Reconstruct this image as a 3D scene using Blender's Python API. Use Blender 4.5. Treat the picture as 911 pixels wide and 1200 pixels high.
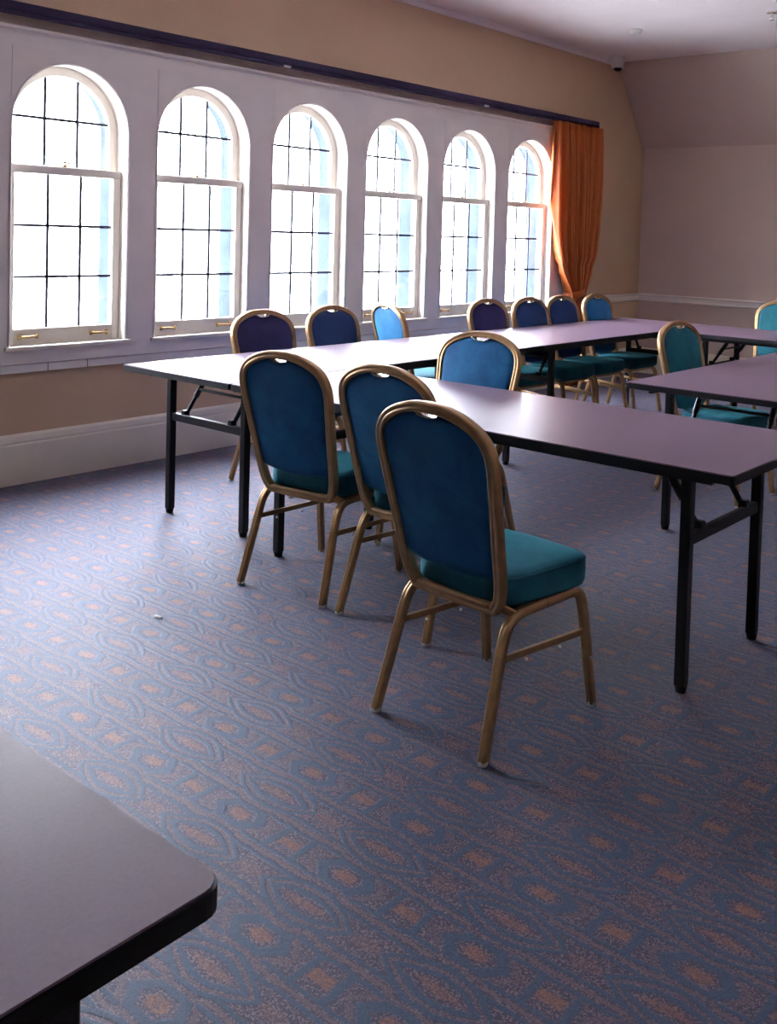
import bpy, bmesh, math, random
from mathutils import Vector, Matrix
random.seed(7)
PI = math.pi
scn = bpy.context.scene
for o in list(bpy.data.objects):
    bpy.data.objects.remove(o, do_unlink=True)
C = scn.collection

# ------------------------------------------------------------------ camera
W, H = 911, 1200
F_PX, PX, PY = 1170.27, 535.32, 321.49
cam_d = bpy.data.cameras.new('camera')
cam = bpy.data.objects.new('camera', cam_d)
C.objects.link(cam)
cam_d.sensor_fit = 'AUTO'
cam_d.sensor_width = 36
cam_d.lens = F_PX / H * 36
cam_d.shift_x = (W / 2 - PX) / H
cam_d.shift_y = (PY - H / 2) / H
cam_d.clip_start = 0.05
cam_d.clip_end = 500
yaw, pitch, roll = 0.67531, -0.04005, 0.030256
Fv = Vector((-math.sin(yaw) * math.cos(pitch), math.cos(yaw) * math.cos(pitch), math.sin(pitch)))
Rv = Fv.cross(Vector((0, 0, 1))).normalized()
Uv = Rv.cross(Fv)
R2 = Rv * math.cos(roll) + Uv * math.sin(roll)
U2 = -Rv * math.sin(roll) + Uv * math.cos(roll)
m3 = Matrix((R2, U2, -Fv)).transposed()
cam.matrix_world = Matrix.Translation((5.237, 0, 1.436)) @ m3.to_4x4()
scn.camera = cam

# ------------------------------------------------------------------ daylight and exposure
world = bpy.data.worlds.new('overcast_sky')
scn.world = world
world.use_nodes = True
wn = world.node_tree.nodes
wl = world.node_tree.links
bg = wn['Background']
tcw = wn.new('ShaderNodeTexCoord')
spw = wn.new('ShaderNodeSeparateXYZ')
rpw = wn.new('ShaderNodeValToRGB')
wl.new(tcw.outputs['Generated'], spw.inputs[0])
wl.new(spw.outputs['Z'], rpw.inputs[0])
# overcast sky: the zenith three times as bright as the horizon
rpw.color_ramp.elements[0].position = 0.0
rpw.color_ramp.elements[0].color = (0.34, 0.325, 0.35, 1)
rpw.color_ramp.elements[1].position = 1.0
rpw.color_ramp.elements[1].color = (0.92, 0.93, 1.0, 1)
wl.new(rpw.outputs[0], bg.inputs[0])
bg.inputs[1].default_value = 95.0

scn.view_settings.view_transform = 'Standard'
scn.view_settings.look = 'None'
scn.view_settings.gamma = 1
scn.view_settings.use_curve_mapping = False
scn.view_settings.exposure = 0.0
scn.cycles.max_bounces = 12
scn.cycles.diffuse_bounces = 8
scn.cycles.transparent_max_bounces = 16
scn.cycles.caustics_reflective = False
scn.cycles.caustics_refractive = False

# ------------------------------------------------------------------ materials
def newmat(name):
    m = bpy.data.materials.new(name)
    m.use_nodes = True
    return m, m.node_tree.nodes, m.node_tree.links, m.node_tree.nodes['Principled BSDF']

def mat(name, col, rough=0.6, metal=0.0, noise=0.08, nscale=8.0, bump=0.0, bscale=60.0, spec=0.5,
        sheen=0.0, sheen_tint=None, coat=0.0):
    m, n, l, b = newmat(name)
    b.inputs['Roughness'].default_value = rough
    b.inputs['Metallic'].default_value = metal
    b.inputs['Specular IOR Level'].default_value = spec
    b.inputs['Coat Weight'].default_value = coat
    if sheen:
        b.inputs['Sheen Weight'].default_value = sheen
        b.inputs['Sheen Roughness'].default_value = 0.35
        b.inputs['Sheen Tint'].default_value = (*(sheen_tint or col), 1)
    tc = n.new('ShaderNodeTexCoord')
    nz = n.new('ShaderNodeTexNoise')
    nz.inputs['Scale'].default_value = nscale
    nz.inputs['Detail'].default_value = 5
    l.new(tc.outputs['Object'], nz.inputs['Vector'])
    r = n.new('ShaderNodeValToRGB')
    lo = [max(0, c * (1 - noise * 1.6)) for c in col]
    hi = [min(1, c * (1 + noise * 1.6)) for c in col]
    r.color_ramp.elements[0].position = 0.3
    r.color_ramp.elements[1].position = 0.7
    r.color_ramp.elements[0].color = (*lo, 1)
    r.color_ramp.elements[1].color = (*hi, 1)
    l.new(nz.outputs['Fac'], r.inputs[0])
    l.new(r.outputs[0], b.inputs['Base Color'])
    if bump:
        nb = n.new('ShaderNodeTexNoise')
        nb.inputs['Scale'].default_value = bscale
        nb.inputs['Detail'].default_value = 3
        l.new(tc.outputs['Object'], nb.inputs['Vector'])
        bp = n.new('ShaderNodeBump')
        bp.inputs['Strength'].default_value = bump
        bp.inputs['Distance'].default_value = 0.01
        l.new(nb.outputs['Fac'], bp.inputs['Height'])
        l.new(bp.outputs[0], b.inputs['Normal'])
    return m

M_tan = mat('tan_wall_paint', (0.56, 0.39, 0.255), 0.75, noise=0.03, nscale=1.5, bump=0.05, bscale=120)
M_end = mat('beige_wall_paint', (0.535, 0.42, 0.36), 0.75, noise=0.03, nscale=1.5, bump=0.05, bscale=120)
M_white = mat('white_gloss_paint', (0.87, 0.82, 0.77), 0.4, noise=0.03, nscale=3)
M_base = mat('cream_paint', (0.84, 0.77, 0.64), 0.45, noise=0.03, nscale=3)
M_sash = mat('sash_paint', (0.84, 0.78, 0.68), 0.4, noise=0.03, nscale=5)
M_ceil = mat('ceiling_paint', (0.90, 0.83, 0.83), 0.85, noise=0.02, nscale=2)
M_rail = mat('navy_rail', (0.022, 0.014, 0.045), 0.65, spec=0.2, noise=0.1)
M_lead = mat('dark_lead', (0.03, 0.035, 0.05), 0.5)
M_brass = mat('brass', (0.42, 0.27, 0.12), 0.35, metal=0.8, noise=0.1)
M_black = mat('black_metal', (0.006, 0.006, 0.009), 0.45, spec=0.25, noise=0.2)
M_edge = mat('black_edge', (0.006, 0.005, 0.008), 0.55, spec=0.2, noise=0.2)
M_gold = mat('gold_frame', (0.39, 0.245, 0.120), 0.36, metal=0.75, noise=0.08, nscale=30)
M_chrome = mat('chrome', (0.85, 0.83, 0.8), 0.2, metal=1.0, noise=0.02)
M_glide = mat('white_plastic', (0.8, 0.78, 0.74), 0.4, noise=0.02)
M_stone = mat('dark_slate_blue_stone', (0.032, 0.042, 0.068), 0.9, noise=0.12, nscale=6, bump=0.3, bscale=30, spec=0.0)
M_paper = mat('white_paper', (0.9, 0.9, 0.88), 0.7, noise=0.02)
M_dome = mat('dark_dome', (0.02, 0.02, 0.025), 0.1, noise=0.02)
M_under = mat('dark_underside', (0.05, 0.035, 0.03), 0.7, noise=0.2)

def velvet(name, a, b_, tint):
    m, n, l, b = newmat(name)
    tc = n.new('ShaderNodeTexCoord')
    nz = n.new('ShaderNodeTexNoise')
    nz.inputs['Scale'].default_value = 9
    nz.inputs['Detail'].default_value = 6
    nz.inputs['Roughness'].default_value = 0.6
    nz.inputs['Distortion'].default_value = 0.6
    l.new(tc.outputs['Object'], nz.inputs['Vector'])
    r = n.new('ShaderNodeValToRGB')
    r.color_ramp.elements[0].position = 0.34
    r.color_ramp.elements[1].position = 0.68
    r.color_ramp.elements[0].color = (*a, 1)
    r.color_ramp.elements[1].color = (*b_, 1)
    l.new(nz.outputs['Fac'], r.inputs[0])
    l.new(r.outputs[0], b.inputs['Base Color'])
    b.inputs['Roughness'].default_value = 0.75
    b.inputs['Specular IOR Level'].default_value = 0.25
    b.inputs['Sheen Weight'].default_value = 0.55
    b.inputs['Sheen Roughness'].default_value = 0.38
    b.inputs['Sheen Tint'].default_value = (*tint, 1)
    nb = n.new('ShaderNodeTexNoise')
    nb.inputs['Scale'].default_value = 350
    l.new(tc.outputs['Object'], nb.inputs['Vector'])
    bp = n.new('ShaderNodeBump')
    bp.inputs['Strength'].default_value = 0.12
    bp.inputs['Distance'].default_value = 0.003
    l.new(nb.outputs['Fac'], bp.inputs['Height'])
    l.new(bp.outputs[0], b.inputs['Normal'])
    return m
M_velvet = velvet('teal_velvet', (0.004, 0.068, 0.195), (0.009, 0.125, 0.290), (0.06, 0.38, 0.50))
M_backlit_indigo = velvet('backlit_indigo_velvet', (0.014, 0.012, 0.060), (0.025, 0.021, 0.090), (0.07, 0.09, 0.28))  # shaded copy of the chair velvet: backlight put into the colour
M_teal = velvet('green_teal_velvet', (0.004, 0.080, 0.118), (0.010, 0.145, 0.185), (0.08, 0.42, 0.48))
M_backlit_navy = velvet('backlit_navy_velvet', (0.006, 0.020, 0.085), (0.010, 0.036, 0.125), (0.05, 0.16, 0.36))  # second shaded copy, backlit tone painted into the same velvet
M_velvet_seat = velvet('teal_velvet_seat', (0.004, 0.075, 0.115), (0.010, 0.125, 0.165), (0.10, 0.50, 0.58))

def laminate():
    m, n, l, b = newmat('mauve_laminate')
    tc = n.new('ShaderNodeTexCoord')
    nz = n.new('ShaderNodeTexNoise'); nz.inputs['Scale'].default_value = 3; nz.inputs['Detail'].default_value = 8
    n2 = n.new('ShaderNodeTexNoise'); n2.inputs['Scale'].default_value = 160; n2.inputs['Detail'].default_value = 2
    l.new(tc.outputs['Object'], nz.inputs['Vector']); l.new(tc.outputs['Object'], n2.inputs['Vector'])
    mx = n.new('ShaderNodeMath'); mx.operation = 'ADD'
    ms = n.new('ShaderNodeMath'); ms.operation = 'MULTIPLY'; ms.inputs[1].default_value = 0.35
    l.new(n2.outputs['Fac'], ms.inputs[0]); l.new(nz.outputs['Fac'], mx.inputs[0]); l.new(ms.outputs[0], mx.inputs[1])
    r = n.new('ShaderNodeValToRGB')
    r.color_ramp.elements[0].position = 0.5; r.color_ramp.elements[1].position = 0.85
    r.color_ramp.elements[0].color = (0.145, 0.095, 0.145, 1); r.color_ramp.elements[1].color = (0.195, 0.132, 0.190, 1)
    l.new(mx.outputs[0], r.inputs[0]); l.new(r.outputs[0], b.inputs['Base Color'])
    b.inputs['Roughness'].default_value = 0.42
    b.inputs['Specular IOR Level'].default_value = 0.48
    rr = n.new('ShaderNodeMapRange'); rr.inputs['To Min'].default_value = 0.27; rr.inputs['To Max'].default_value = 0.40
    l.new(nz.outputs['Fac'], rr.inputs['Value']); l.new(rr.outputs[0], b.inputs['Roughness'])
    bp = n.new('ShaderNodeBump'); bp.inputs['Strength'].default_value = 0.06; bp.inputs['Distance'].default_value = 0.002
    l.new(n2.outputs['Fac'], bp.inputs['Height']); l.new(bp.outputs[0], b.inputs['Normal'])
    return m
M_top = laminate()

def glass():
    m, n, l, b = newmat('window_glass')
    n.remove(b)
    out = n['Material Output']
    t = n.new('ShaderNodeBsdfTransparent'); t.inputs[0].default_value = (0.95, 0.98, 1, 1)
    g = n.new('ShaderNodeBsdfGlossy'); g.inputs['Roughness'].default_value = 0.03
    lw = n.new('ShaderNodeLayerWeight'); pw = n.new('ShaderNodeMath'); pw.operation = 'POWER'; pw.inputs[1].default_value = 5
    fr = n.new('ShaderNodeMath'); fr.operation = 'MULTIPLY_ADD'; fr.inputs[1].default_value = 0.9; fr.inputs[2].default_value = 0.03
    l.new(lw.outputs['Facing'], pw.inputs[0]); l.new(pw.outputs[0], fr.inputs[0])
    mx = n.new('ShaderNodeMixShader')
    l.new(fr.outputs[0], mx.inputs[0]); l.new(t.outputs[0], mx.inputs[1]); l.new(g.outputs[0], mx.inputs[2])
    l.new(mx.outputs[0], out.inputs[0])
    return m
M_glass = glass()

def curtain_mat():
    m, n, l, b = newmat('orange_curtain_fabric')
    out = n['Material Output']
    tc = n.new('ShaderNodeTexCoord')
    nz = n.new('ShaderNodeTexNoise'); nz.inputs['Scale'].default_value = 40
    l.new(tc.outputs['Object'], nz.inputs['Vector'])
    r = n.new('ShaderNodeValToRGB')
    r.color_ramp.elements[0].color = (0.35, 0.070, 0.010, 1); r.color_ramp.elements[1].color = (0.46, 0.105, 0.016, 1)
    l.new(nz.outputs['Fac'], r.inputs[0]); l.new(r.outputs[0], b.inputs['Base Color'])
    b.inputs['Roughness'].default_value = 0.5
    b.inputs['Sheen Weight'].default_value = 0.3
    b.inputs['Sheen Tint'].default_value = (1, 0.5, 0.2, 1)
    t = n.new('ShaderNodeBsdfTranslucent'); t.inputs[0].default_value = (0.85, 0.32, 0.03, 1)
    mx = n.new('ShaderNodeMixShader'); mx.inputs[0].default_value = 0.2
    l.new(b.outputs[0], mx.inputs[1]); l.new(t.outputs[0], mx.inputs[2]); l.new(mx.outputs[0], out.inputs[0])
    return m
M_curtain = curtain_mat()

def carpet():
    m, n, l, b = newmat('patterned_carpet')
    tc = n.new('ShaderNodeTexCoord')
    nz = n.new('ShaderNodeTexNoise'); nz.inputs['Scale'].default_value = 16; nz.inputs['Detail'].default_value = 2
    l.new(tc.outputs['Object'], nz.inputs['Vector'])
    sb = n.new('ShaderNodeVectorMath'); sb.operation = 'SUBTRACT'; sb.inputs[1].default_value = (0.5, 0.5, 0.5)
    sc = n.new('ShaderNodeVectorMath'); sc.operation = 'SCALE'; sc.inputs['Scale'].default_value = 0.018
    ad = n.new('ShaderNodeVectorMath'); ad.operation = 'ADD'
    l.new(nz.outputs['Color'], sb.inputs[0]); l.new(sb.outputs[0], sc.inputs[0])
    l.new(tc.outputs['Object'], ad.inputs[0]); l.new(sc.outputs[0], ad.inputs[1])
    sp = n.new('ShaderNodeSeparateXYZ'); l.new(ad.outputs[0], sp.inputs[0])

    def mth(op, a, b_=None, c=None):
        x = n.new('ShaderNodeMath'); x.operation = op
        for i, v in enumerate((a, b_, c)):
            if v is None: continue
            if isinstance(v, (int, float)): x.inputs[i].default_value = v
            else: l.new(v, x.inputs[i])
        return x.outputs[0]
    PXx, PYy = 0.365, 0.2444

    def centred(v, off, per):     # signed distance to the nearest lattice line
        f = mth('FRACT', mth('ADD', mth('DIVIDE', mth('SUBTRACT', v, off), per), 100.5))
        return mth('MULTIPLY', mth('SUBTRACT', f, 0.5), per)
    U = centred(sp.outputs[0], 2.990, PXx)
    V = centred(sp.outputs[1], 1.563, PYy)
    U2 = centred(sp.outputs[0], 2.990 + PXx / 2, PXx)
    V2 = centred(sp.outputs[1], 1.563 + PYy / 2, PYy)
    aU, aV, aU2, aV2 = (mth('ABSOLUTE', q) for q in (U, V, U2, V2))

    def band(v, a, c, s):         # 1 inside [a, c], soft edges of width s
        lo = n.new('ShaderNodeMapRange'); lo.inputs['From Min'].default_value = a - s; lo.inputs['From Max'].default_value = a + s
        hi = n.new('ShaderNodeMapRange'); hi.inputs['From Min'].default_value = c - s; hi.inputs['From Max'].default_value = c + s
        hi.inputs['To Min'].default_value = 1; hi.inputs['To Max'].default_value = 0
        l.new(v, lo.inputs['Value']); l.new(v, hi.inputs['Value'])
        return mth('MULTIPLY', lo.outputs[0], hi.outputs[0])
    # hexagon rosette
    d1 = mth('MAXIMUM', mth('DIVIDE', aV, 0.050), mth('ADD', mth('DIVIDE', aU, 0.105), mth('MULTIPLY', mth('DIVIDE', aV, 0.050), 0.45)))
    # lens rosette
    uu = mth('DIVIDE', aU, 0.130)
    d2 = mth('ADD', mth('DIVIDE', aV2, 0.052), mth('MULTIPLY', uu, uu))
    # small cores on the other column
    d3 = mth('MAXIMUM', mth('DIVIDE', aV, 0.014), mth('DIVIDE', aU2, 0.030))
    u3 = mth('DIVIDE', aU2, 0.05)
    d4 = mth('ADD', mth('DIVIDE', aV2, 0.022), mth('MULTIPLY', u3, u3))
    # straight bars
    aS = mth('ABSOLUTE', mth('SUBTRACT', aV, PYy / 4))
    inbar = band(aU2, -1, 0.125, 0.004)
    teal = mth('MAXIMUM', band(d1, 0.50, 0.86, 0.05), mth('MAXIMUM', band(d2, 0.46, 0.74, 0.05), band(d2, 0.98, 1.24, 0.05)))
    teal = mth('MAXIMUM', teal, mth('MULTIPLY', band(aS, 0.011, 0.021, 0.002), inbar))
    teal = mth('MAXIMUM', teal, mth('MULTIPLY', band(aU, 0.128, 0.148, 0.004), band(aV, -1, 0.045, 0.004)))
    core = mth('MAXIMUM', band(d1, -1, 0.30, 0.05), mth('MAXIMUM', band(d3, -1, 1, 0.1), mth('MAXIMUM', mth('MULTIPLY', band(d2, -1, 0.22, 0.05), 0.7), mth('MULTIPLY', band(d4, -1, 0.8, 0.12), 0.4))))
    light = mth('MAXIMUM', mth('MULTIPLY', band(aS, -1, 0.0045, 0.0015), inbar),
                mth('MAXIMUM', mth('MULTIPLY', band(d1, 0.95, 1.10, 0.05), 0.6), mth('MULTIPLY', band(d2, 0.80, 0.92, 0.04), 0.6)))

    wn_ = n.new('ShaderNodeTexVoronoi'); wn_.inputs['Scale'].default_value = 330
    l.new(tc.outputs['Object'], wn_.inputs['Vector'])
    spk = n.new('ShaderNodeSeparateColor'); l.new(wn_.outputs['Color'], spk.inputs[0])
    big = n.new('ShaderNodeTexNoise'); big.inputs['Scale'].default_value = 4
    l.new(tc.outputs['Object'], big.inputs['Vector'])

    def mixc(f, a, c):
        x = n.new('ShaderNodeMix'); x.data_type = 'RGBA'
        if isinstance(f, (int, float)): x.inputs[0].default_value = f
        else: l.new(f, x.inputs[0])
        for i, v in ((6, a), (7, c)):
            if isinstance(v, tuple): x.inputs[i].default_value = (*v, 1)
            else: l.new(v, x.inputs[i])
        return x.outputs[2]
    speck = band(spk.outputs[0], 0.66, 2, 0.04)
    dark = band(spk.outputs[1], -1, 0.35, 0.05)
    base = mixc(speck, (0.030, 0.020, 0.042), (0.185, 0.130, 0.150))
    base = mixc(mth('MULTIPLY', dark, 0.5), base, (0.024, 0.022, 0.038))
    base = mixc(light, base, mixc(spk.outputs[2], (0.155, 0.105, 0.10), (0.055, 0.040, 0.058)))
    base = mixc(core, base, mixc(spk.outputs[0], (0.070, 0.034, 0.032), (0.27, 0.120, 0.072)))
    base = mixc(mth('MULTIPLY', teal, 0.92), base, mixc(spk.outputs[1], (0.008, 0.026, 0.056), (0.030, 0.074, 0.132)))
    l.new(base, b.inputs['Base Color'])
    b.inputs['Roughness'].default_value = 0.58
    b.inputs['Specular IOR Level'].default_value = 0.52
    b.inputs['Sheen Weight'].default_value = 0.16
    b.inputs['Sheen Roughness'].default_value = 0.40
    b.inputs['Sheen Tint'].default_value = (0.75, 0.75, 1.0, 1)
    b.inputs['Specular Tint'].default_value = (0.80, 0.78, 1.0, 1)
    hgt = mth('ADD', mth('MULTIPLY', teal, 0.7), mth('MULTIPLY', spk.outputs[0], 0.8))
    bp = n.new('ShaderNodeBump'); bp.inputs['Strength'].default_value = 0.3; bp.inputs['Distance'].default_value = 0.004
    l.new(hgt, bp.inputs['Height']); l.new(bp.outputs[0], b.inputs['Normal'])
    return m
M_carpet = carpet()

# ------------------------------------------------------------------ mesh helpers
def me_from(name, bm, m, smooth=False):
    bmesh.ops.recalc_face_normals(bm, faces=bm.faces)
    me = bpy.data.meshes.new(name)
    bm.to_mesh(me); bm.free()
    if smooth:
        for p in me.polygons: p.use_smooth = True
    me.materials.append(m)
    return me

def obj(name, bm, m, parent=None, smooth=False):
    o = bpy.data.objects.new(name, me_from(name, bm, m, smooth))
    C.objects.link(o)
    if parent is not None: o.parent = parent
    return o

def tag(o, label=None, cat=None, group=None, kind=None):
    if label: o['label'] = label
    if cat: o['category'] = cat
    if group: o['group'] = group
    if kind: o['kind'] = kind
    return o

def struct(name, bm, m, parent=None, smooth=False):
    o = obj(name, bm, m, parent, smooth)
    o['kind'] = 'structure'
    return o

def thing(name, label, cat, loc, rotz=0, group=None):
    o = bpy.data.objects.new(name, None)
    C.objects.link(o)
    o.location = loc; o.rotation_euler = (0, 0, rotz)
    return tag(o, label, cat, group)

def box(bm, x0, x1, y0, y1, z0, z1, bevel=0.0, seg=2):
    r = bmesh.ops.create_cube(bm, size=1)
    for v in r['verts']:
        v.co = Vector(((x0 + x1) / 2 + v.co.x * (x1 - x0), (y0 + y1) / 2 + v.co.y * (y1 - y0), (z0 + z1) / 2 + v.co.z * (z1 - z0)))
    if bevel:
        es = list({e for v in r['verts'] for e in v.link_edges})
        bmesh.ops.bevel(bm, geom=es, offset=bevel, segments=seg, affect='EDGES', profile=0.5)
    return bm

def nb(): return bmesh.new()

def sweep(bm, pts, prof, ref=Vector((1, 0, 0)), closed=False, caps=True):
    """prof: list of (a, b); a along `ref` made perpendicular to the path, b along the third axis."""
    pts = [Vector(p) for p in pts]
    n = len(pts); rings = []
    for i, p in enumerate(pts):
        if closed: t = pts[(i + 1) % n] - pts[i - 1]
        else: t = pts[min(i + 1, n - 1)] - pts[max(i - 1, 0)]
        t.normalize()
        a = (ref - t * ref.dot(t)).normalized()
        b = t.cross(a)
        rings.append([bm.verts.new(p + a * q[0] + b * q[1]) for q in prof])
    k = len(prof)
    for i in range(n if closed else n - 1):
        r0, r1 = rings[i], rings[(i + 1) % n]
        for j in range(k):
            bm.faces.new((r0[j], r0[(j + 1) % k], r1[(j + 1) % k], r1[j]))
    if caps and not closed:
        bm.faces.new(rings[0][::-1]); bm.faces.new(rings[-1])
    return bm

def circ(r, k=10): return [(r * math.cos(2 * PI * i / k), r * math.sin(2 * PI * i / k)) for i in range(k)]

def rbox(a, b, r, k=3):
    out = []
    for cx, cy, a0 in ((a - r, b - r, 0), (-(a - r), b - r, 90), (-(a - r), -(b - r), 180), (a - r, -(b - r), 270)):
        for i in range(k + 1):
            t = math.radians(a0 + 90 * i / k)
            out.append((cx + r * math.cos(t), cy + r * math.sin(t)))
    return out

def catmull(pts, sub=6, closed=False):
    pts = [Vector(p) for p in pts]; n = len(pts); out = []
    rng = n if closed else n - 1
    for i in range(rng):
        if closed: p0, p1, p2, p3 = pts[i - 1], pts[i], pts[(i + 1) % n], pts[(i + 2) % n]
        else: p0, p1, p2, p3 = pts[max(i - 1, 0)], pts[i], pts[i + 1], pts[min(i + 2, n - 1)]
        for s in range(sub):
            t = s / sub
            out.append(0.5 * ((2 * p1) + (p2 - p0) * t + (2 * p0 - 5 * p1 + 4 * p2 - p3) * t * t + (3 * p1 - p0 - 3 * p2 + p3) * t ** 3))
    if not closed: out.append(pts[-1])
    return out

def cyl(bm, x, y, z0, z1, r, k=20, r2=None):
    r2 = r if r2 is None else r2
    a = [bm.verts.new((x + r * math.cos(2 * PI * i / k), y + r * math.sin(2 * PI * i / k), z0)) for i in range(k)]
    b = [bm.verts.new((x + r2 * math.cos(2 * PI * i / k), y + r2 * math.sin(2 * PI * i / k), z1)) for i in range(k)]
    for i in range(k): bm.faces.new((a[i], a[(i + 1) % k], b[(i + 1) % k], b[i]))
    bm.faces.new(a[::-1]); bm.faces.new(b)
    return bm

# ------------------------------------------------------------------ room dimensions
XR, Y0, YE, ZC = 8.6, -2.6, 9.71, 3.253
YC = 9.09              # where the sloping top of the end wall meets the ceiling
ZS, ZP = 2.42, 0.857
WIN_Y = [2.675 + 0.9045 * i for i in range(6)] + [2.675 - 0.9045 * i for i in range(1, 2)]      # left edge of each opening; the last one lies left of the frame
WW, RAD, SPR, ZB = 0.70, 0.35, 1.962, 0.757

def arch(y0, w, zb, zs, k=24):
    """open-bottom arch outline (y, z), counterclockwise from bottom left"""
    r = w / 2; yc = y0 + r
    pts = [(y0, zb), (y0 + w, zb)]
    for i in range(k + 1):
        t = PI * i / k
        pts.append((yc + r * math.cos(t), zs + r * math.sin(t)))
    return pts

def plate(bm, y0, y1, z0, z1, xa, xb, holes):
    """slab between xa and xb with holes (lists of (y, z))"""
    for x in (xa, xb):
        es = []
        for loop in [[(y0, z0), (y1, z0), (y1, z1), (y0, z1)]] + holes:
            vs = [bm.verts.new((x, p[0], p[1])) for p in loop]
            es += [bm.edges.new((vs[i], vs[(i + 1) % len(vs)])) for i in range(len(vs))]
        bmesh.ops.triangle_fill(bm, use_beauty=True, edges=es)
    for loop in [[(y0, z0), (y1, z0), (y1, z1), (y0, z1)]] + holes:
        va = [bm.verts.new((xa, p[0], p[1])) for p in loop]
        vb = [bm.verts.new((xb, p[0], p[1])) for p in loop]
        k = len(loop)
        for i in range(k): bm.faces.new((va[i], va[(i + 1) % k], vb[(i + 1) % k], vb[i]))
    bmesh.ops.remove_doubles(bm, verts=bm.verts, dist=1e-5)
    return bm

# ------------------------------------------------------------------ structure
bm = nb(); box(bm, 0, XR, Y0, YE, -0.08, 0); struct('floor', bm, M_carpet)
bm = nb(); box(bm, -0.12, XR, Y0, YC + 0.02, ZC, ZC + 0.12); struct('ceiling', bm, M_ceil)
holes = [arch(y - 0.02, WW + 0.04, ZB - 0.03, SPR) for y in WIN_Y]
bm = plate(nb(), Y0, YE + 0.2, 0, ZC, -0.12, 0, holes); struct('wall_left', bm, M_tan)
holes = [arch(y + 0.0, WW, ZB - 0.03, SPR) for y in WIN_Y]
bm = plate(nb(), Y0, YE + 0.2, -1.5, 3.9, -0.26, -0.125, holes); struct('wall_left_exterior', bm, M_stone)
# end wall: lower vertical face, sloping upper face
bm = nb()
prof = [(YE, 0), (YE, ZS), (YC, ZC), (YC, ZC + 0.12), (YE + 0.2, ZC + 0.12), (YE + 0.2, 0)]
va = [bm.verts.new((0, p[0], p[1])) for p in prof]; vb = [bm.verts.new((XR, p[0], p[1])) for p in prof]
for i in range(6): bm.faces.new((va[i], va[(i + 1) % 6], vb[(i + 1) % 6], vb[i]))
bm.faces.new(va[::-1]); bm.faces.new(vb)
struct('wall_far', bm, M_end)
bm = nb(); box(bm, XR, XR + 0.12, Y0, YE + 0.2, 0, ZC + 0.12); struct('wall_right', bm, M_end)
bm = nb(); box(bm, -0.12, XR + 0.12, Y0 - 0.12, Y0, 0, ZC + 0.12); struct('wall_back', bm, M_end)

# baseboards with a stepped top
def board(name, horiz, a0, a1, c, s, m, prof_):
    bm = nb(); k = len(prof_)
    def P(a, p): return (c + s * p[0], a, p[1]) if not horiz else (a, c + s * p[0], p[1])
    r0 = [bm.verts.new(P(a0, p)) for p in prof_]; r1 = [bm.verts.new(P(a1, p)) for p in prof_]
    for i in range(k): bm.faces.new((r0[i], r0[(i + 1) % k], r1[(i + 1) % k], r1[i]))
    bm.faces.new(r0); bm.faces.new(r1[::-1])
    return struct(name, bm, m)
bprof = [(0, 0), (0.028, 0), (0.028, 0.215), (0.022, 0.225), (0.024, 0.235), (0.018, 0.262), (0.006, 0.275), (0, 0.275)]
board('baseboard_left', False, Y0, YE, 0, 1, M_base, bprof)
board('baseboard_far', True, 0, XR, YE, -1, M_base, bprof)
board('baseboard_right', False, Y0, YE, XR, -1, M_base, bprof)
cprof = [(0, 0.775), (0.012, 0.775), (0.018, 0.79), (0.014, 0.80), (0.016, 0.83), (0.030, 0.845), (0.030, 0.857), (0, 0.857)]
board('trim_chair_rail_left', False, 8.16, YE, 0, 1, M_white, cprof)
board('trim_chair_rail_far', True, 0, XR, YE, -1, M_white, cprof)
lp = [(0, ZC), (0.05, ZC), (0.05, ZC - 0.008), (0.03, ZC - 0.014), (0.012, ZC - 0.04), (0, ZC - 0.045)]
board('trim_cornice_left', False, Y0, YC, 0, 1, M_ceil, lp)

# white painted panelling round the windows
PY0, PY1 = Y0, 8.16
holes = [arch(y, WW, ZB, SPR) for y in WIN_Y]
bm = plate(nb(), PY0, PY1, 0.66, 2.45, 0.0, 0.03, holes); struct('trim_window_panelling', bm, M_white)
bm = nb(); box(bm, 0, 0.024, PY0, PY1, 0.612, 0.655); 
for k in range(16):
    pass
struct('trim_apron_strip', bm, M_white)
lp = [(0, 2.445), (0.034, 2.445), (0.040, 2.452), (0.052, 2.458), (0.055, 2.470), (0.045, 2.476), (0, 2.476)]
board('trim_ledge', False, PY0, PY1, 0, 1, M_white, lp)
bm = nb(); box(bm, 0, 0.02, PY0, PY1, 2.478, 2.53); struct('trim_frieze', bm, mat('beige_frieze_paint', (0.50, 0.40, 0.37), 0.6, noise=0.03))
# thin joints in the apron strip
for i, y in enumerate([2.9, 3.14, 5.2, 6.9]):
    bm = nb(); box(bm, 0.0239, 0.0262, y - 0.0015, y + 0.0015, 0.612, 0.655); struct('trim_joint', bm, M_under)

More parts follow.
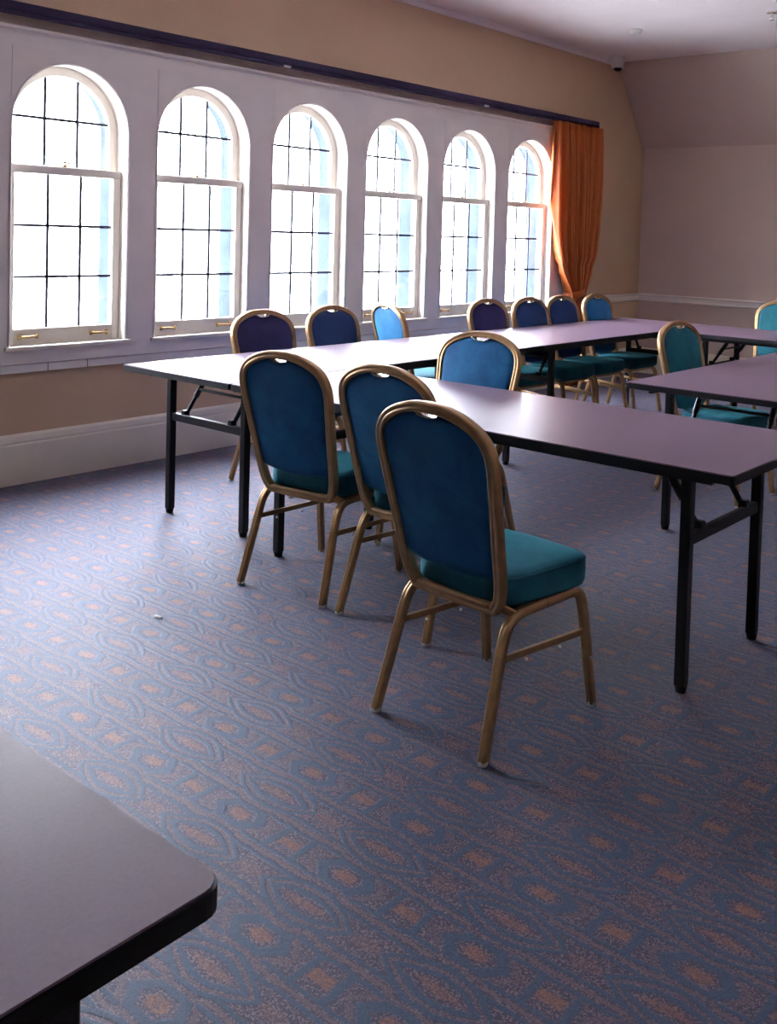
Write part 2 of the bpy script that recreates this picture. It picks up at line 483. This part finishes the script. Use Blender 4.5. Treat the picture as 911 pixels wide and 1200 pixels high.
# ------------------------------------------------------------------ windows
def arch_strip(bm, y0, w, zb, zs, t, xa, xb, bottom=True, k=24):
    """solid frame that follows an arch: outer outline y0..y0+w, thickness t inward"""
    o = arch(y0, w, zb, zs, k)
    i = arch(y0 + t, w - 2 * t, zb + (t if bottom else 0), zs, k)
    n = len(o)
    vo = [[bm.verts.new((x, p[0], p[1])) for p in o] for x in (xa, xb)]
    vi = [[bm.verts.new((x, p[0], p[1])) for p in i] for x in (xa, xb)]
    for j in range(n):
        q = (j + 1) % n
        if j == 0 and not bottom: continue
        bm.faces.new((vo[0][j], vo[0][q], vi[0][q], vi[0][j]))
        bm.faces.new((vo[1][j], vo[1][q], vi[1][q], vi[1][j]))
        bm.faces.new((vo[0][j], vo[0][q], vo[1][q], vo[1][j]))
        bm.faces.new((vi[0][j], vi[0][q], vi[1][q], vi[1][j]))
    if not bottom:
        for j in (0, 1): bm.faces.new((vo[0][j], vi[0][j], vi[1][j], vo[1][j]))
    return bm

def pane_poly(ya, yb, za, zb, yc, r, zs, k=8):
    """pane rectangle clipped by the arch"""
    def top(y):
        d = r * r - (y - yc) ** 2
        return zs + math.sqrt(max(d, 0))
    up = []
    for i in range(k + 1):
        y = ya + (yb - ya) * i / k
        up.append((y, min(zb, top(y))))
    pts = [(ya, za), (yb, za)] + up[::-1]
    out = []
    for p in pts:
        if p[1] < za: p = (p[0], za)
        if not out or (abs(out[-1][0] - p[0]) + abs(out[-1][1] - p[1])) > 1e-4: out.append(p)
    if abs(out[0][0] - out[-1][0]) + abs(out[0][1] - out[-1][1]) < 1e-4: out.pop()
    return out

def prism(bm, poly, xa, xb):
    a = [bm.verts.new((xa, p[0], p[1])) for p in poly]; b = [bm.verts.new((xb, p[0], p[1])) for p in poly]
    n = len(poly)
    for i in range(n): bm.faces.new((a[i], a[(i + 1) % n], b[(i + 1) % n], b[i]))
    bm.faces.new(a[::-1]); bm.faces.new(b)
    return bm

def build_window(n, yo):
    root = bpy.data.objects.new('window_%d' % n, None); C.objects.link(root)
    root.location = (0, yo, 0); root['kind'] = 'structure'
    # lining (jambs and arched head)
    bm = arch_strip(nb(), -0.018, WW + 0.036, ZB - 0.02, SPR, 0.02, -0.125, 0.031, bottom=False, k=32)
    obj('frame', bm, M_white, root)
    # thin raised bead and spandrel board round the arch
    bm = nb()
    b0, b1, zt = -0.004, WW + 0.06, 2.372
    for sgn in (0, 1):
        poly = []
        yc = RAD
        if sgn == 0:
            poly = [(b0, SPR), (0.0, SPR)] + [(yc - (RAD + 0.001) * math.cos(PI / 2 * i / 14), SPR + (RAD + 0.001) * math.sin(PI / 2 * i / 14)) for i in range(1, 15)] + [(yc, zt), (b0, zt)]
        else:
            poly = [(b1, zt), (yc, zt)] + [(yc + (RAD + 0.001) * math.sin(PI / 2 * i / 14), SPR + (RAD + 0.001) * math.cos(PI / 2 * i / 14)) for i in range(0, 15)] + [(b1, SPR)]
        prism(bm, poly, 0.029, 0.034)
    obj('spandrel_board', bm, M_white, root)
    bm = nb()
    pts = [(0.033, RAD + (RAD + 0.007) * math.cos(t), SPR + (RAD + 0.007) * math.sin(t)) for t in [PI * i / 32 for i in range(33)]]
    pts = [(0.033, WW + 0.007, ZB)] + pts + [(0.033, -0.007, ZB)]
    sweep(bm, pts, circ(0.006, 6), ref=Vector((1, 0, 0)))
    obj('bead', bm, M_white, root, True)
    # stool
    bm = box(nb(), -0.12, 0.052, -0.03, WW + 0.03, ZB - 0.022, ZB, 0.004)
    obj('window_sill', bm, M_sash, root)
    # upper sash, set further out
    xa, xb = -0.118, -0.078
    y0, w = 0.004, WW - 0.008
    st = 0.048
    us = bpy.data.objects.new('upper_sash', me_from('upper_sash', arch_strip(nb(), y0, w, 1.705, SPR, st, xa, xb, bottom=True, k=32), M_sash)); C.objects.link(us); us.parent = root
    gz0, gz1 = 1.745, 2.40
    gy0, gy1 = y0 + st, y0 + w - st
    gw = (gy1 - gy0) / 3
    yc, rr = RAD, (w / 2 - st)
    zm = 2.015
    bm = nb()
    for j in (1, 2):
        y = gy0 + gw * j
        zt = SPR + math.sqrt(rr * rr - (y - yc) ** 2)
        box(bm, -0.103, -0.091, y - 0.008, y + 0.008, 1.75, zt + 0.01)
    hy = math.sqrt(rr * rr - (zm - SPR) ** 2)
    box(bm, -0.1025, -0.0915, yc - hy - 0.005, yc + hy + 0.005, zm - 0.008, zm + 0.008)
    obj('glazing_bars', bm, M_lead, us)
    for j in range(3):
        for (za, zb) in ((1.745, zm), (zm, 2.4)):
            ya, yb = gy0 + gw * j, gy0 + gw * (j + 1)
            bm = prism(nb(), pane_poly(ya - (0.004 if j == 0 else 0), yb + (0.004 if j == 2 else 0), za, zb, yc, rr + 0.004, SPR), -0.099, -0.095)
            obj('pane', bm, M_glass, us)
    # lower sash, inside
    xa, xb = -0.072, -0.030
    z0, z1 = ZB, 1.742
    bm = nb()
    box(bm, xa, xb, y0, y0 + st, z0, z1, 0.003, 1)
    box(bm, xa, xb, y0 + w - st, y0 + w, z0, z1, 0.003, 1)
    box(bm, xa + 0.001, xb - 0.001, y0 + st - 0.002, y0 + w - st + 0.002, z0, z0 + 0.088, 0.003, 1)
    ls = obj('lower_sash', bm, M_sash, root)
    bm = box(nb(), xa - 0.002, xb + 0.006, y0 + 0.001, y0 + w - 0.001, 1.700, 1.746, 0.004, 1)
    obj('meeting_rail', bm, M_sash, ls)
    lz0, lz1 = z0 + 0.088, 1.70
    gh = (lz1 - lz0) / 3
    bm = nb()
    for j in (1, 2):
        y = gy0 + gw * j
        box(bm, -0.057, -0.045, y - 0.008, y + 0.008, lz0 - 0.002, lz1 + 0.002)
        z = lz0 + gh * j
        box(bm, -0.0565, -0.0455, gy0 - 0.002, gy1 + 0.002, z - 0.008, z + 0.008)
    obj('glazing_bars', bm, M_lead, ls)
    for j in range(3):
        for k in range(3):
            bm = box(nb(), -0.053, -0.049, gy0 + gw * j, gy0 + gw * (j + 1), lz0 + gh * k, lz0 + gh * (k + 1))
            obj('pane', bm, M_glass, ls)
    # sash lock on the meeting rail
    bm = nb()
    box(bm, -0.060, -0.035, RAD - 0.03, RAD + 0.03, 1.744, 1.751, 0.002, 1)
    cyl(bm, -0.048, RAD, 1.749, 1.764, 0.011, 12)
    sweep(bm, [(-0.048, RAD - 0.02, 1.768), (-0.048, RAD, 1.775), (-0.048, RAD + 0.024, 1.772), (-0.044, RAD + 0.034, 1.764)], circ(0.006, 8), ref=Vector((1, 0, 0)))
    tag(obj('sash_lock', bm, M_brass, ls, True), 'small brass sash lock')
    # sash lifts on the bottom rail
    for cy in (0.135, 0.565):
        bm = nb(); zc = z0 + 0.045
        for s in (-1, 1):
            box(bm, xb - 0.002, xb + 0.010, cy + s * 0.050 - 0.009, cy + s * 0.050 + 0.009, zc - 0.014, zc + 0.014, 0.003, 1)
        sweep(bm, [(xb + 0.006, cy - 0.05, zc), (xb + 0.020, cy - 0.038, zc), (xb + 0.022, cy, zc), (xb + 0.020, cy + 0.038, zc), (xb + 0.006, cy + 0.05, zc)], circ(0.0065, 8), ref=Vector((0, 0, 1)))
        tag(obj('sash_lift', bm, M_brass, ls, True), 'brass sash lift handle')
    return root
for i, y in enumerate(WIN_Y): build_window(i + 1, y)

# ------------------------------------------------------------------ curtain rail and curtain
cr = thing('curtain_rail', 'long dark navy curtain rail running above the arched windows', 'curtain rail', (0, 0, 0))
bm = nb(); box(bm, 0.062, 0.092, Y0 + 0.1, 8.62, 2.545, 2.590, 0.004, 1); obj('rail', bm, M_rail, cr)
bm = nb(); box(bm, 0.066, 0.098, Y0 + 0.1, 8.62, 2.520, 2.540, 0.004, 1); obj('track', bm, M_rail, cr)
bm = nb(); box(bm, 0.070, 0.088, Y0 + 0.1, 8.62, 2.538, 2.547); obj('web', bm, M_rail, cr)
for y in (2.0, 4.53, 6.75):
    bm = nb()
    box(bm, 0.0, 0.070, y - 0.02, y + 0.02, 2.550, 2.575, 0.003, 1)
    tag(obj('wall_bracket', bm, M_rail, cr))
    bm = nb(); box(bm, 0.088, 0.108, y - 0.03, y + 0.03, 2.519, 2.533, 0.003, 1)
    tag(obj('clip', bm, M_glide, cr), 'small white plastic clip')

def lerp_tab(tab, z):
    for (z0, v0), (z1, v1) in zip(tab, tab[1:]):
        if z0 >= z >= z1:
            t = (z0 - z) / (z0 - z1); t = t * t * (3 - 2 * t) if False else t
            return v0 + (v1 - v0) * t
    return tab[-1][1]
def build_curtain():
    root = thing('curtain', 'orange velvet curtain gathered and tied back beside the last window', 'curtain', (0, 8.2, 0))
    left = [(2.517, -0.40), (2.3, -0.405), (1.8, -0.40), (1.5, -0.385), (1.3, -0.34), (1.1, -0.25), (0.98, -0.16), (0.90, -0.11), (0.8, -0.12), (0.4, -0.19), (0.012, -0.23)]
    right = [(2.517, 0.42), (2.3, 0.43), (1.8, 0.42), (1.5, 0.39), (1.3, 0.35), (1.1, 0.27), (0.98, 0.19), (0.90, 0.13), (0.8, 0.14), (0.4, 0.20), (0.012, 0.24)]
    bm = nb(); NS, NZ = 170, 60; grid = []
    nf = 10
    for iz in range(NZ + 1):
        z = 2.517 + (0.012 - 2.517) * iz / NZ
        L, Rr = lerp_tab(left, z), lerp_tab(right, z)
        row = []
        wd = (Rr - L)
        amp = 0.034 + 0.026 * min(1, (2.517 - z) / 0.5)
        if z < 1.2: amp = 0.038 + 0.02 * max(0, 1 - abs(z - 0.9) / 0.3)
        for s in range(NS + 1):
            u = s / NS
            uw = u + 0.012 * math.sin(7 * u + 2.0 * z) + 0.010 * math.sin(17 * u + 1)
            ph = 2 * PI * nf * uw + 0.5 * math.sin(2.2 * z + 5 * u)
            x = 0.128 + amp * (abs(math.sin(ph / 2)) ** 0.7 * 2 - 1.2) + 0.012 * math.sin(2 * PI * 3.3 * u + z * 1.5)
            y = L + wd * (u + 0.008 * math.sin(2 * ph))
            x = max(x, 0.058)
            row.append(bm.verts.new((x, y, z)))
        grid.append(row)
    for a, b in zip(grid, grid[1:]):
        for s in range(NS): bm.faces.new((a[s], a[s + 1], b[s + 1], b[s]))
    o = obj('fabric', bm, M_curtain, root, True)
    sd = o.modifiers.new('thickness', 'SOLIDIFY'); sd.thickness = 0.003
    bm = nb()
    pts = [(0.118 + 0.085 * math.cos(t), 0.010 + 0.135 * math.sin(t), 0.905 + 0.02 * math.sin(t)) for t in [2 * PI * i / 28 for i in range(28)]]
    sweep(bm, pts, rbox(0.028, 0.005, 0.004, 1), ref=Vector((0, 0, 1)), closed=True)
    tag(obj('tieback', bm, M_curtain, root, True))
    return root
build_curtain()

# ------------------------------------------------------------------ ceiling fittings
t = thing('security_camera', 'small white dome security camera in the ceiling corner', 'camera', (0.17, 8.80, ZC))
bm = cyl(nb(), 0, 0, -0.018, 0, 0.070, 28); obj('base', bm, M_glide, t, False)
bm = cyl(nb(), 0, 0, -0.115, -0.018, 0.064, 28, 0.068); obj('housing', bm, M_glide, t)
bm = nb(); bmesh.ops.create_uvsphere(bm, u_segments=24, v_segments=12, radius=0.042)
for v in bm.verts: v.co.z = v.co.z * 0.8 - 0.112
tag(obj('dome', bm, M_dome, t, True), 'dark glossy dome')
t = thing('smoke_detector', 'flat round white smoke detector on the ceiling', 'smoke detector', (0.93, 7.76, ZC))
bm = cyl(nb(), 0, 0, -0.012, 0, 0.060, 28); obj('base', bm, M_glide, t)
bm = cyl(nb(), 0, 0, -0.035, -0.012, 0.040, 28, 0.052); obj('cap', bm, M_glide, t)
t = thing('sprinkler', 'small metal sprinkler head on the ceiling near the top right corner', 'sprinkler', (2.17, 7.70, ZC))
bm = cyl(nb(), 0, 0, -0.006, 0, 0.045, 24); obj('escutcheon', bm, M_chrome, t)
bm = cyl(nb(), 0, 0, -0.03, -0.006, 0.012, 12)
sweep(bm, [(-0.011, 0, -0.028), (-0.02, 0, -0.042), (0, 0, -0.058)], circ(0.003, 6), ref=Vector((0, 1, 0)))
sweep(bm, [(0.011, 0, -0.028), (0.02, 0, -0.042), (0, 0, -0.058)], circ(0.003, 6), ref=Vector((0, 1, 0)))
obj('nozzle', bm, M_chrome, t)
bm = cyl(nb(), 0, 0, -0.062, -0.058, 0.02, 16); obj('deflector', bm, M_chrome, t)

# ------------------------------------------------------------------ tables
def rounded_rect(bm, x0, x1, y0, y1, z0, z1, r, k=5, bev=0.0):
    pts = []
    for cx, cy, a0 in ((x1 - r, y1 - r, 0), (x0 + r, y1 - r, 90), (x0 + r, y0 + r, 180), (x1 - r, y0 + r, 270)):
        for i in range(k + 1):
            t = math.radians(a0 + 90 * i / k); pts.append((cx + r * math.cos(t), cy + r * math.sin(t)))
    a = [bm.verts.new((p[0], p[1], z0)) for p in pts]; b = [bm.verts.new((p[0], p[1], z1)) for p in pts]
    n = len(pts)
    for i in range(n): bm.faces.new((a[i], a[(i + 1) % n], b[(i + 1) % n], b[i]))
    bm.faces.new(a[::-1]); bm.faces.new(b)
    return bm

def make_table(label, cx, cy, L, Wd, rot, group='folding tables', r=0.012, ei=0.20, si=0.125, z=0.75):
    """long axis along local X"""
    t = thing('folding_table', label, 'table', (cx, cy, 0), rot, group)
    hl, hw = L / 2, Wd / 2
    bm = rounded_rect(nb(), -hl + 0.003, hl - 0.003, -hw + 0.003, hw - 0.003, z - 0.004, z, max(r - 0.002, 0.002)); obj('table_top', bm, M_top, t)
    bm = rounded_rect(nb(), -hl, hl, -hw, hw, z - 0.030, z - 0.0035, r); tag(obj('edge_band', bm, M_edge, t), 'black edge band')
    bm = nb()
    for s in (-1, 1): box(bm, -hl + 0.10, hl - 0.10, s * (hw - 0.085) - 0.010, s * (hw - 0.085) + 0.010, z - 0.058, z - 0.030)
    obj('apron_rail', bm, M_black, t)
    for sx in (-1, 1):
        lx = sx * (hl - (ei if not isinstance(ei, tuple) else ei[(sx + 1) // 2]))
        for sy in (-1, 1):
            ly = sy * (hw - si)
            bm = nb(); box(bm, lx - 0.018, lx + 0.018, ly - 0.018, ly + 0.018, 0.022, z - 0.031, 0.004, 2)
            lg = obj('leg', bm, M_black, t)
            bm = cyl(nb(), lx, ly, 0.002, 0.024, 0.017, 14, 0.021); obj('foot_cap', bm, M_edge, lg)
        bm = nb(); box(bm, lx - 0.012, lx + 0.012, -(hw - si) + 0.017, (hw - si) - 0.017, 0.470, 0.508, 0.003, 1)
        obj('crossbar', bm, M_black, t)
        yb = hw - si - 0.105
        for sy in (-1, 1):
            bm = nb()
            p0 = Vector((lx - sx * 0.006, sy * yb, 0.500)); p1 = Vector((lx - sx * 0.15, sy * yb, z - 0.036))
            sweep(bm, [p0, p0.lerp(p1, 0.5)], circ(0.0105, 10), ref=Vector((0, 1, 0)))
            sweep(bm, [p0.lerp(p1, 0.42), p1], circ(0.0145, 10), ref=Vector((0, 1, 0)))
            box(bm, p0.x - 0.016, p0.x + 0.016, sy * yb - 0.016, sy * yb + 0.016, 0.497, 0.53, 0.004, 1)
            box(bm, p1.x - 0.03, p1.x + 0.03, sy * yb - 0.02, sy * yb + 0.02, z - 0.042, z - 0.030)
            obj('brace', bm, M_black, t)
        m = Vector((lx - sx * 0.085, 0, 0.625))
        bm = sweep(nb(), [(m.x, -yb, m.z), (m.x, yb, m.z)], circ(0.0075, 8), ref=Vector((1, 0, 0)))
        obj('tie_rod', bm, M_black, t)
    return t
XA, TW = 0.921, 0.821
make_table('mauve folding table along the windows, its free end nearest the camera', XA + TW / 2, 2.789 + 1.24, 2.48, TW, PI / 2)
make_table('mauve folding table along the windows that runs on to the orange curtain', XA + TW / 2, 5.275 + 1.24, 2.48, TW, PI / 2, ei=(0.28, 0.12))
make_table('mauve folding table with three chair backs against it in the foreground', 1.747 + 2.322 / 2, 2.789 + TW / 2, 2.322, TW, 0)
make_table('mauve folding table cut by the right frame edge, with an empty chair seat under it', 2.885 + TW / 2, 4.265 + 1.24, 2.48, TW, PI / 2, ei=0.25, si=0.115)
make_table('mauve folding table in front of the far wall below the chair rail', 1.750 + 2.40 / 2, 6.932 + TW / 2, 2.40, TW, 0, ei=0.27, si=0.115)
make_table('mauve table corner in the bottom left foreground with rounded black edge', 4.424 - TW / 2, 0.662 - 1.24, 2.48, TW, PI / 2, r=0.028, ei=0.16, si=0.06)

# ------------------------------------------------------------------ chairs
def lean(z): return -0.150 - 0.24 * (z - 0.39)
def halfw(z):
    tab = [(0.400, 0.150), (0.45, 0.180), (0.50, 0.191), (0.60, 0.198), (0.70, 0.206), (0.77, 0.213), (0.82, 0.2145), (0.855, 0.207), (0.885, 0.189), (0.913, 0.155), (0.934, 0.105), (0.946, 0.050), (0.949, 0.0)]
    for (z0, v0), (z1, v1) in zip(tab, tab[1:]):
        if z0 <= z <= z1: return v0 + (v1 - v0) * (z - z0) / (z1 - z0)
    return 0.0

def build_chair():
    root = thing('banquet_chair', '', 'chair', (0, 0, 0), 0, 'banquet chairs')
    # back frame: closed loop
    half = [(0.125, 0.383), (0.158, 0.393), (0.178, 0.43), (0.188, 0.49), (0.196, 0.58), (0.205, 0.68), (0.213, 0.77), (0.2155, 0.818), (0.209, 0.855), (0.191, 0.887), (0.157, 0.914), (0.105, 0.936), (0.045, 0.9485)]
    loop = [(x, z) for x, z in half] + [(-x, z) for x, z in half[::-1]]
    pts = catmull([(x, lean(z), z) for x, z in loop], 4, True)
    prof = [(-0.016, -0.012), (-0.016, -0.003), (-0.0125, 0.0), (-0.016, 0.003), (-0.016, 0.012), (-0.011, 0.0155), (0.011, 0.0155), (0.016, 0.012), (0.016, 0.003), (0.0125, 0.0), (0.016, -0.003), (0.016, -0.012), (0.011, -0.0155), (-0.011, -0.0155)]
    bm = sweep(nb(), pts, prof, ref=Vector((0, 1, 0.0)), closed=True)
    tag(obj('back_frame', bm, M_gold, root, True))
    # padded back: front and rear faces, with a scooped notch for the hand hole
    bm = nb(); NX, NZ = 24, 26
    zb, inset = 0.465, 0.008
    def ztop(x):
        base = 0.948
        lo, hi = 0.70, 0.948
        for _ in range(30):
            m = (lo + hi) / 2
            if halfw(m) > abs(x) or m < 0.83: lo = m
            else: hi = m
        zt = lo - 0.012
        notch = 0.016 * max(0.0, 1 - (x / 0.046) ** 2) ** 0.6
        return zt - notch
    def zbot(x): return zb + 0.030 * (abs(x) / 0.19) ** 3
    front, back = [], []
    for iz in range(NZ + 1):
        tz = iz / NZ
        rf, rb = [], []
        for ix in range(NX + 1):
            ux = -1 + 2 * ix / NX
            zc = 0.47 + tz * 0.47
            wref = halfw(min(max(zc, 0.47), 0.86)) - inset
            x = ux * min(wref, 0.206)
            zz = zbot(x) + (ztop(x) - zbot(x)) * tz
            wz = halfw(min(zz, 0.83)) - inset
            x2 = ux * min(wz, 0.2065)
            ed = min(1, (1 - abs(ux)) * 6) ; et = min(1, min(tz, 1 - tz) * 9)
            e = math.sqrt(max(0, 1 - (1 - ed) ** 2)) * math.sqrt(max(0, 1 - (1 - et) ** 2))
            crown = (1 - ux * ux) * (1 - (2 * tz - 1) ** 2)
            yf = lean(zz) + 0.004 + 0.014 * e + 0.020 * crown
            yb = lean(zz) - 0.003 - 0.008 * e - 0.006 * crown
            rf.append(bm.verts.new((x2, yf, zz))); rb.append(bm.verts.new((x2, yb, zz)))
        front.append(rf); back.append(rb)
    for g in (front, back):
        for a, b in zip(g, g[1:]):
            for i in range(NX): bm.faces.new((a[i], a[i + 1], b[i + 1], b[i]))
    rim_f = front[0] + [r[-1] for r in front[1:]] + front[-1][-2::-1] + [r[0] for r in front[-2:0:-1]]
    rim_b = back[0] + [r[-1] for r in back[1:]] + back[-1][-2::-1] + [r[0] for r in back[-2:0:-1]]
    for i in range(len(rim_f)):
        j = (i + 1) % len(rim_f)
        bm.faces.new((rim_f[i], rim_f[j], rim_b[j], rim_b[i]))
    o = obj('backrest', bm, M_velvet, root, True)
    # bright lining of the hand hole
    bm = nb()
    pts = [(x, lean(ztop(x)) + 0.004, ztop(x) + 0.001) for x in [-0.052 + 0.104 * i / 16 for i in range(17)]]
    sweep(bm, pts, rbox(0.019, 0.0018, 0.001, 1), ref=Vector((0, 1, 0)))
    tag(obj('handle', bm, M_chrome, o, True), 'bright metal lining of the hand hole')
    # seat cushion
    bm = nb(); K = 48
    def outline(sc, z, bulge=0.0):
        r = []
        for i in range(K):
            t = 2 * PI * i / K
            c, s = math.cos(t), math.sin(t)
            p = 0.36
            x = math.copysign(abs(c) ** p, c); y = math.copysign(abs(s) ** p, s)
            hw_ = 0.209 + 0.018 * y
            r.append(bm.verts.new((x * hw_ * sc, 0.048 + y * 0.194 * (1 - (1 - sc) * 1.0) + 0.010 * (1 - abs(x)) * (1 if y > 0 else 0), z)))
        return r
    rings = [outline(0.93, 0.3885), outline(0.975, 0.392), outline(0.995, 0.405), outline(1.0, 0.435), outline(0.995, 0.458), outline(0.978, 0.470), outline(0.93, 0.476), outline(0.8, 0.481), outline(0.55, 0.486), outline(0.25, 0.488)]
    for a, b in zip(rings, rings[1:]):
        for i in range(K): bm.faces.new((a[i], a[(i + 1) % K], b[(i + 1) % K], b[i]))
    bm.faces.new(rings[0][::-1]); bm.faces.new(rings[-1])
    st = obj('seat', bm, M_velvet_seat, root, True)
    bm = nb()
    def ring_pts(sc, z):
        r = []
        for i in range(K):
            t = 2 * PI * i / K; c, s = math.cos(t), math.sin(t)
            x = math.copysign(abs(c) ** 0.36, c); y = math.copysign(abs(s) ** 0.36, s)
            r.append(Vector((x * (0.209 + 0.018 * y) * sc, 0.048 + y * 0.194 * sc + 0.010 * (1 - abs(x)) * (1 if y > 0 else 0), z)))
        return r
    sweep(bm, ring_pts(0.985, 0.4675), circ(0.004, 6), ref=Vector((0, 0, 1)), closed=True)
    obj('piping', bm, M_velvet_seat, st, True)
    # side frames: four legs that bend into the seat rails
    lprof = [(-0.0125, -0.011), (-0.009, -0.014), (-0.003, -0.014), (0.0, -0.0115), (0.003, -0.014), (0.009, -0.014), (0.0125, -0.011), (0.0125, 0.011), (0.009, 0.014), (0.003, 0.014), (0.0, 0.0115), (-0.003, 0.014), (-0.009, 0.014), (-0.0125, 0.011)]
    for s in (-1, 1):
        fp = catmull([(s * 0.214, 0.254, 0.008), (s * 0.208, 0.236, 0.13), (s * 0.202, 0.219, 0.25), (s * 0.198, 0.207, 0.325), (s * 0.196, 0.192, 0.357), (s * 0.195, 0.158, 0.3715), (s * 0.195, 0.09, 0.373), (s * 0.194, 0.02, 0.373)], 4)
        bm = sweep(nb(), fp, lprof, ref=Vector((1, 0, 0)))
        lg = obj('leg', bm, M_gold, root, True)
        bm = cyl(nb(), s * 0.214, 0.2545, 0.001, 0.012, 0.0135, 14, 0.0155); tag(obj('glide', bm, M_glide, lg), 'white plastic glide')
        bm = nb(); bmesh.ops.create_uvsphere(bm, u_segments=8, v_segments=6, radius=0.0055)
        for v in bm.verts: v.co += Vector((s * 0.206 + 0.014 * s, 0.233, 0.155))
        tag(obj('bumper', bm, M_glide, lg, True), 'white stacking bumper')
        rp = catmull([(s * 0.214, -0.254, 0.008), (s * 0.208, -0.226, 0.10), (s * 0.202, -0.196, 0.20), (s * 0.197, -0.169, 0.29), (s * 0.195, -0.145, 0.342), (s * 0.194, -0.108, 0.3685), (s * 0.194, -0.05, 0.373), (s * 0.194, 0.021, 0.373)], 4)
        bm = sweep(nb(), rp, lprof, ref=Vector((1, 0, 0)))
        lg = obj('leg', bm, M_gold, root, True)
        bm = cyl(nb(), s * 0.214, -0.2545, 0.001, 0.012, 0.0135, 14, 0.0155); tag(obj('glide', bm, M_glide, lg), 'white plastic glide')
        bm = sweep(nb(), [(s * 0.200, -0.180, 0.262), (s * 0.203, 0.222, 0.238)], rbox(0.006, 0.010, 0.003, 2), ref=Vector((1, 0, 0)))
        obj('stretcher', bm, M_gold, root)
        bm = nb()
        for yy in (-0.06, 0.10):
            v = bmesh.ops.create_uvsphere(bm, u_segments=8, v_segments=6, radius=0.005)['verts']
            for q in v: q.co += Vector((s * 0.2, yy, 0.250 - (yy + 0.18) * 0.06 - 0.012))
        tag(obj('bumper', bm, M_glide, root, True), 'white stacking bumpers')
    for yy in (0.17, -0.09):
        bm = sweep(nb(), [(-0.194, yy, 0.366), (0.194, yy, 0.366)], rbox(0.012, 0.008, 0.003, 2), ref=Vector((0, 0, 1)))
        obj('cross_rail', bm, M_gold, root)
    # plywood seat base
    bm = nb(); rounded_rect(bm, -0.18, 0.18, -0.13, 0.21, 0.378, 0.391, 0.03)
    tag(obj('seat_base', bm, M_under, root), 'dark seat underside')
    # short posts that join the back frame to the side rails
    for s in (-1, 1):
        bm = sweep(nb(), [(s * 0.168, -0.150, 0.398), (s * 0.192, -0.105, 0.368)], rbox(0.012, 0.012, 0.004, 2), ref=Vector((0, 0, 1)))
        obj('back_bracket', bm, M_gold, root)
    return root

def copy_tree(o, parent=None):
    c = o.copy(); C.objects.link(c); c.parent = parent
    for ch in list(o.children): copy_tree(ch, c)
    return c

chair0 = build_chair()
CHAIRS = [
    (3.470, 2.408, -4.0, 'blue velvet banquet chair nearest the camera, seat fully in view'),
    (2.825, 2.885, 0.5, 'middle of the three banquet chairs with their backs to the camera'),
    (2.280, 2.860, 6.5, 'leftmost of the three banquet chairs with their backs to the camera'),
    (1.008, 3.816, -91, 'backlit banquet chair by the second window, nearest the free table end'),
    (0.961, 4.434, -88, 'backlit banquet chair in front of the third window'),
    (0.765, 5.215, -19, 'pale blue turned banquet chair in front of the fourth window'),
    (1.050, 5.930, -92, 'banquet chair at the window table in front of the fifth window'),
    (1.100, 6.408, -92, 'banquet chair below the sixth window, left one of the overlapping pair'),
    (1.095, 6.880, -91, 'banquet chair just left of the orange curtain foot, half hidden by its neighbour'),
    (1.120, 7.395, -91, 'banquet chair right of the orange curtain foot, last in the window row'),
    (2.332, 3.610, 187, 'banquet chair facing the camera from behind the foreground table'),
    (2.864, 5.391, -94, 'banquet chair turned to the right, its seat under the right hand table'),
    (2.165, 7.960, 180, 'bright teal banquet chair by the far wall at the right frame edge'),
]
for i, (x, y, a, lab) in enumerate(CHAIRS):
    c = chair0 if i == 0 else copy_tree(chair0)
    c.location = (x, y, 0); c.rotation_euler = (0, 0, math.radians(a)); c['label'] = lab
    up = {3: M_backlit_indigo, 6: M_backlit_indigo, 4: M_backlit_navy, 7: M_backlit_navy, 8: M_backlit_navy, 11: M_teal, 12: M_teal}.get(i)  # indigo and navy: painted shade on backs seen against the windows
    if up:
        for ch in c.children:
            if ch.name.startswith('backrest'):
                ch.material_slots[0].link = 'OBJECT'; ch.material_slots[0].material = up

# ------------------------------------------------------------------ scrap on the carpet
bm = nb()
pts = [(-0.022, -0.006), (-0.004, -0.011), (0.020, -0.002), (0.024, 0.006), (0.002, 0.010), (-0.018, 0.004)]
a = [bm.verts.new((p[0], p[1], 0.001)) for p in pts]; b = [bm.verts.new((p[0] * 0.9, p[1] * 0.9, 0.004 + 0.004 * (i % 2))) for i, p in enumerate(pts)]
for i in range(6): bm.faces.new((a[i], a[(i + 1) % 6], b[(i + 1) % 6], b[i]))
bm.faces.new(a[::-1]); bm.faces.new(b)
o = obj('paper_scrap', bm, M_paper); o.location = (2.161, 2.151, 0)
tag(o, 'tiny white paper scrap lying on the carpet left of the chairs', 'litter')

# ------------------------------------------------------------------ outdoors
bm = nb(); box(bm, -220, -0.3, -150, 250, -6.2, -6.0)
struct('ground_outside', bm, mat('pale_ground', (0.80, 0.74, 0.72), 0.9, noise=0.3, nscale=0.15))
bm = nb()
rnd = random.Random(3)
N = 60; top = []
for i in range(N + 1):
    y = -120 + 340 * i / N
    h = 4 + 3 * math.sin(i * 0.31) + 2 * math.sin(i * 0.83 + 1) + rnd.random() * 1.5
    top.append((y, -6 + h))
v0 = [bm.verts.new((-150, y, -6.05)) for y, z in top]; v1 = [bm.verts.new((-162, y, z)) for y, z in top]; v2 = [bm.verts.new((-190, y, -6.05)) for y, z in top]
for i in range(N):
    bm.faces.new((v0[i], v0[i + 1], v1[i + 1], v1[i])); bm.faces.new((v1[i], v1[i + 1], v2[i + 1], v2[i]))
struct('hills_outside', bm, mat('hazy_hills', (0.34, 0.27, 0.30), 0.95, noise=0.3, nscale=0.1), smooth=True)
